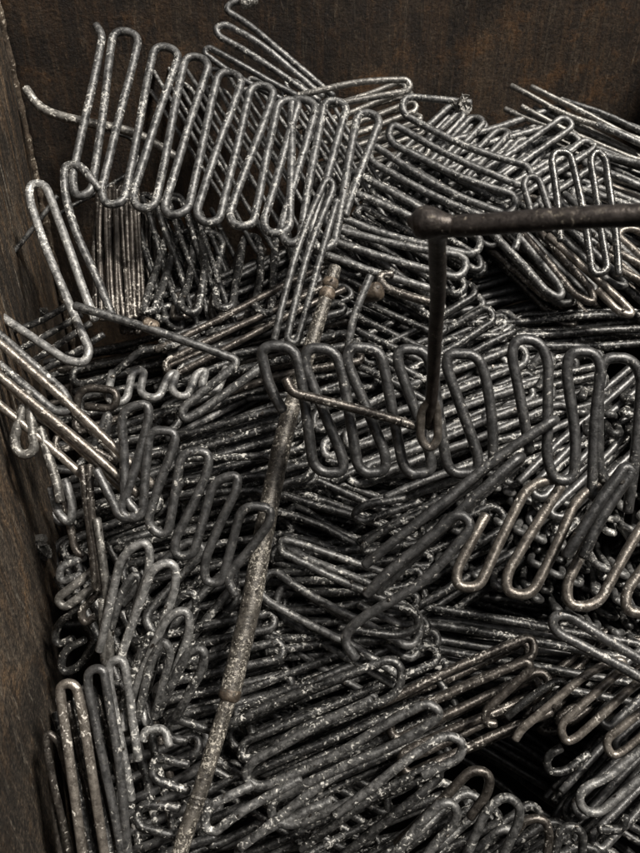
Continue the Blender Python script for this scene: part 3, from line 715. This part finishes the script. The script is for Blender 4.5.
# ------------------------------------------------------------------ the mottled pole
def pole_piece(name, pts, rads, mat, parent, seg=16, label=None, n=40):
    P = np.array([at(*p) for p in pts])
    s = np.linspace(0, 1, n)
    k = np.linspace(0, 1, len(pts))
    path = np.stack([np.interp(s, k, P[:, a]) for a in range(3)], axis=1)
    rr = np.interp(s, np.linspace(0, 1, len(rads)), rads) * S * (1 + RNG.normal(0, .018, n))
    me, o = mesh_from(name, [sweep(path, 1, seg, rad=rr, jitter=0)])
    ob = link(name, me, o, M[mat], parent)
    if label: ob['label'] = label
    return ob
pole = bpy.data.objects.new('scaly_pole', None)
COL.objects.link(pole)
pole.location = at(180, 880, .915)
tag(pole, 'long mottled steel pole with a sleeve, lying down across the heap left of centre', 'pole')
PT = lambda y: (334 + (y - 275) * (-0.245) - (max(0, y - 600) * 0.02), y)
def pd(y): return 1.075 - (y - 275) / 605 * 0.155
def PP(y): 
    xs = np.interp(y, [265, 330, 420, 520, 600, 690, 780, 880], [336, 316, 287, 266, 252, 231, 204, 170])
    return (xs, y, pd(y))
pole_piece('upper_tube', [PP(y) for y in (268, 300, 340, 380, 420)], [.0080, .0083, .0090, .0096], 'pole', pole)
pole_piece('sleeve', [PP(y) for y in (405, 450, 500, 550, 600, 650, 696)], [.0108, .0114, .0118, .0118], 'pole', pole, 18, n=60)
pole_piece('lower_tube', [PP(y) for y in (690, 740, 790, 840, 890)], [.0086, .0088, .0088], 'pole', pole)
pole_piece('collar', [PP(281), PP(286)], [.0096, .0102, .0096], 'rust', pole, n=5)
pole_piece('collar', [PP(291), PP(297)], [.0096, .0102, .0096], 'rust', pole, n=5)
pole_piece('sleeve_lip', [PP(690), PP(697)], [.0121, .0124, .0121], 'rust', pole, 18, n=5)
for y in (796, 801, 806):
    pole_piece('groove_ring', [PP(y), PP(y + 2.2)], [.0091, .0094, .0091], 'pole', pole, n=4)

# ------------------------------------------------------------------ bent rod in the foreground
rod = bpy.data.objects.new('bent_rod', None)
COL.objects.link(rod)
rod.location = at(425, 222, .68)
tag(rod, 'dark bent steel rod reaching in from the right edge above the heap', 'rod')
P = [at(*p) for p in ((1250, 180, .56), (900, 200, .59), (700, 212, .62), (560, 219, .645), (446, 226, .675), (436, 232, .70), (438, 300, .80), (434, 370, .88), (428, 425, .93))]
path = smooth_path(P, .02, step=.008)
n = len(path)
me, o = mesh_from('rod', [sweep(wobble(path, .0006 * S), .0081 * S, 18, rad=np.interp(np.arange(n) / (n - 1), [0, .55, .8, 1], [.0088, .0084, .0070, .0064]) * S, jitter=.015)])
link('rod', me, o, M['bar'], rod)
kn = np.array([at(449, 225, .672), at(440, 224, .674), at(432, 223, .677), (at(424, 222.5, .68)), at(416, 222, .682), at(410, 222, .684)])
kp = smooth_path(kn, .004, step=.003)
w = np.linspace(0, 1, len(kp))
kr = np.interp(w, [0, .15, .4, .6, .8, .93, 1], [.0082, .0098, .0122, .0134, .0122, .0088, .0045]) * S
me, o = mesh_from('knuckle', [sweep(kp, 1, 20, rad=kr, jitter=.01)])
link('knuckle', me, o, M['bar'], rod)['label'] = 'swollen rounded corner knob'
# flattened eye at the lower end
ep = smooth_path([at(431, 400, .905), at(421, 410, .915), at(420, 440, .922), at(430, 450, .925), at(438, 440, .922), at(437, 408, .914), at(432, 398, .905)], .02, step=.004)
me, o = mesh_from('eyelet', [sweep(ep, .0046 * S, 12)])
link('eyelet', me, o, M['tan'], rod)['label'] = 'paler flattened eyelet'
cross = coil([(286, 380), (291, 393), (325, 401), (370, 412), (419, 427)], plane(.925, 350, 400, 0, 0), BR, 'tan-brown rod joining the bent rod\'s lower eyelet to the black coil', r=.0066, name='steel_rod', cat='rod', tmax=.02, segs=12, wob=.0005)

# ------------------------------------------------------------------ scraps
def crumple(name, px, py, d, rx, ry, mat, label, cat, parent=None):
    """crushed sheet-metal scrap: a folded, creased ball of ribbon"""
    o = at(px, py, d)
    V, F, off = [], [], 0
    for q in range(8):
        a = RNG.normal(0, .35, 3) * S
        pts = []
        for k in range(5):
            pts.append(np.array([RNG.uniform(-.7, .7) * rx, RNG.uniform(-.5, .5) * rx, RNG.uniform(-.8, .8) * ry]) / FPX * d * S)
        pth = smooth_path(pts, .02, step=.002)
        T = np.gradient(pth, axis=0)
        side = np.cross(T, RNG.normal(0, 1, 3)); side /= np.maximum(np.linalg.norm(side, axis=1, keepdims=True), 1e-9)
        hw = rx * .30 / FPX * d * S
        nn = np.cross(T, side); nn /= np.maximum(np.linalg.norm(nn, axis=1, keepdims=True), 1e-9)
        th = 0.0008 * S
        m = len(pth)
        rows = [pth - side * hw + nn * th, pth + side * hw + nn * th, pth + side * hw - nn * th, pth - side * hw - nn * th]
        vv = np.stack(rows, 1).reshape(-1, 3)
        for i in range(m - 1):
            for j in range(4):
                F.append([off + i * 4 + j, off + i * 4 + (j + 1) % 4, off + i * 4 + 4 + (j + 1) % 4, off + i * 4 + 4 + j])
        F.append([off + 0, off + 1, off + 2, off + 3]); F.append([off + 4 * m - 1, off + 4 * m - 2, off + 4 * m - 3, off + 4 * m - 4])
        V.append(vv); off += len(vv)
    me = bpy.data.meshes.new(name)
    me.from_pydata(np.vstack(V).tolist(), [], F)
    me.update()
    ob = link(name, me, o, M[mat], parent)
    if parent is None: tag(ob, label, cat)
    else: ob['label'] = label
    return ob
def wall_d(px, py):
    """distance of the side panel's face along a pixel ray"""
    d1 = at(px, py, 1.0) - CAM
    return float((corner - CAM) @ back_dir / (d1 @ back_dir))
crumple('crumpled_scrap', 40, 549, wall_d(42, 549) - .03, 13, 16, 'pale', 'crumpled beige sheet scrap stuck between side panel and coils', 'scrap')
crumple('crumpled_scrap', 41, 312, wall_d(41, 312) - .008, 8, 6, 'pale', 'small crumpled metal scrap on the side panel by the corner hairpin', 'scrap')
lc = [o for o in bpy.data.objects if o.get('label', '').startswith('long looped grey coil lying')][0]
crumple('torn_connector', 462, 104, 1.29, 13, 8, 'pale', 'torn pale connector', None, lc)
hk = [o for o in bpy.data.objects if o.get('label', '').startswith('brown hooked coil end')][0]
me, o = mesh_from('terminal', [sweep(np.array([at(364, 294, 1.16), at(372, 293, 1.155), at(378, 291, 1.15)]), .0128 * S, 12)])
link('terminal', me, o, M['rust'], hk)
hr = [o for o in bpy.data.objects if o.get('label', '').startswith('upper grey rod with hooked')][0]
me, o = mesh_from('terminal', [sweep(np.array([at(243, 3, 1.265), at(254, -2, 1.265)]), .0095 * S, 12)])
link('terminal', me, o, M['pale'], hr)

# ------------------------------------------------------------------ loose flakes of scale lying on the tubes
bpy.context.view_layer.update()
dg = bpy.context.evaluated_depsgraph_get()
V, F = [], []
for k in range(420):
    px, py = RNG.uniform(20, 700), RNG.uniform(100, 900)
    p = at(px, py, base(px, py) - 0.12)
    ok, hit, nrm, _, ob, _ = scene.ray_cast(dg, Vector(p) + Vector((0, 0, 0.25)), Vector((RNG.normal(0, .12), RNG.normal(0, .12), -1)).normalized())
    if not ok or ob.parent is bin_root or ob.parent is rod or nrm.z < 0.35: continue
    t1 = nrm.orthogonal().normalized(); t2 = nrm.cross(t1)
    m = RNG.randint(4, 7)
    rad = RNG.uniform(0.0007, 0.0024) * (1.5 if RNG.rand() < .1 else 1)
    a0 = RNG.uniform(0, 6.28)
    i0 = len(V)
    for lay in (0.0002, 0.0008):
        for j in range(m):
            a = a0 + 6.283 * j / m
            rr = rad * RNG.uniform(.55, 1.2)
            V.append(tuple(hit + nrm * (lay + RNG.uniform(0, .0004)) + t1 * (rr * math.cos(a)) + t2 * (rr * .7 * math.sin(a))))
    F.append([i0 + m + j for j in range(m)])
    F.append([i0 + j for j in range(m)][::-1])
    for j in range(m):
        F.append([i0 + j, i0 + (j + 1) % m, i0 + m + (j + 1) % m, i0 + m + j])
me = bpy.data.meshes.new('scale_flakes')
me.from_pydata(V, [], F); me.update()
fo = link('scale_flakes', me, (0, 0, 0), M['brown'])
tag(fo, 'loose brown crumbs of scale and rust lying all over the coils', 'debris', None, 'stuff')
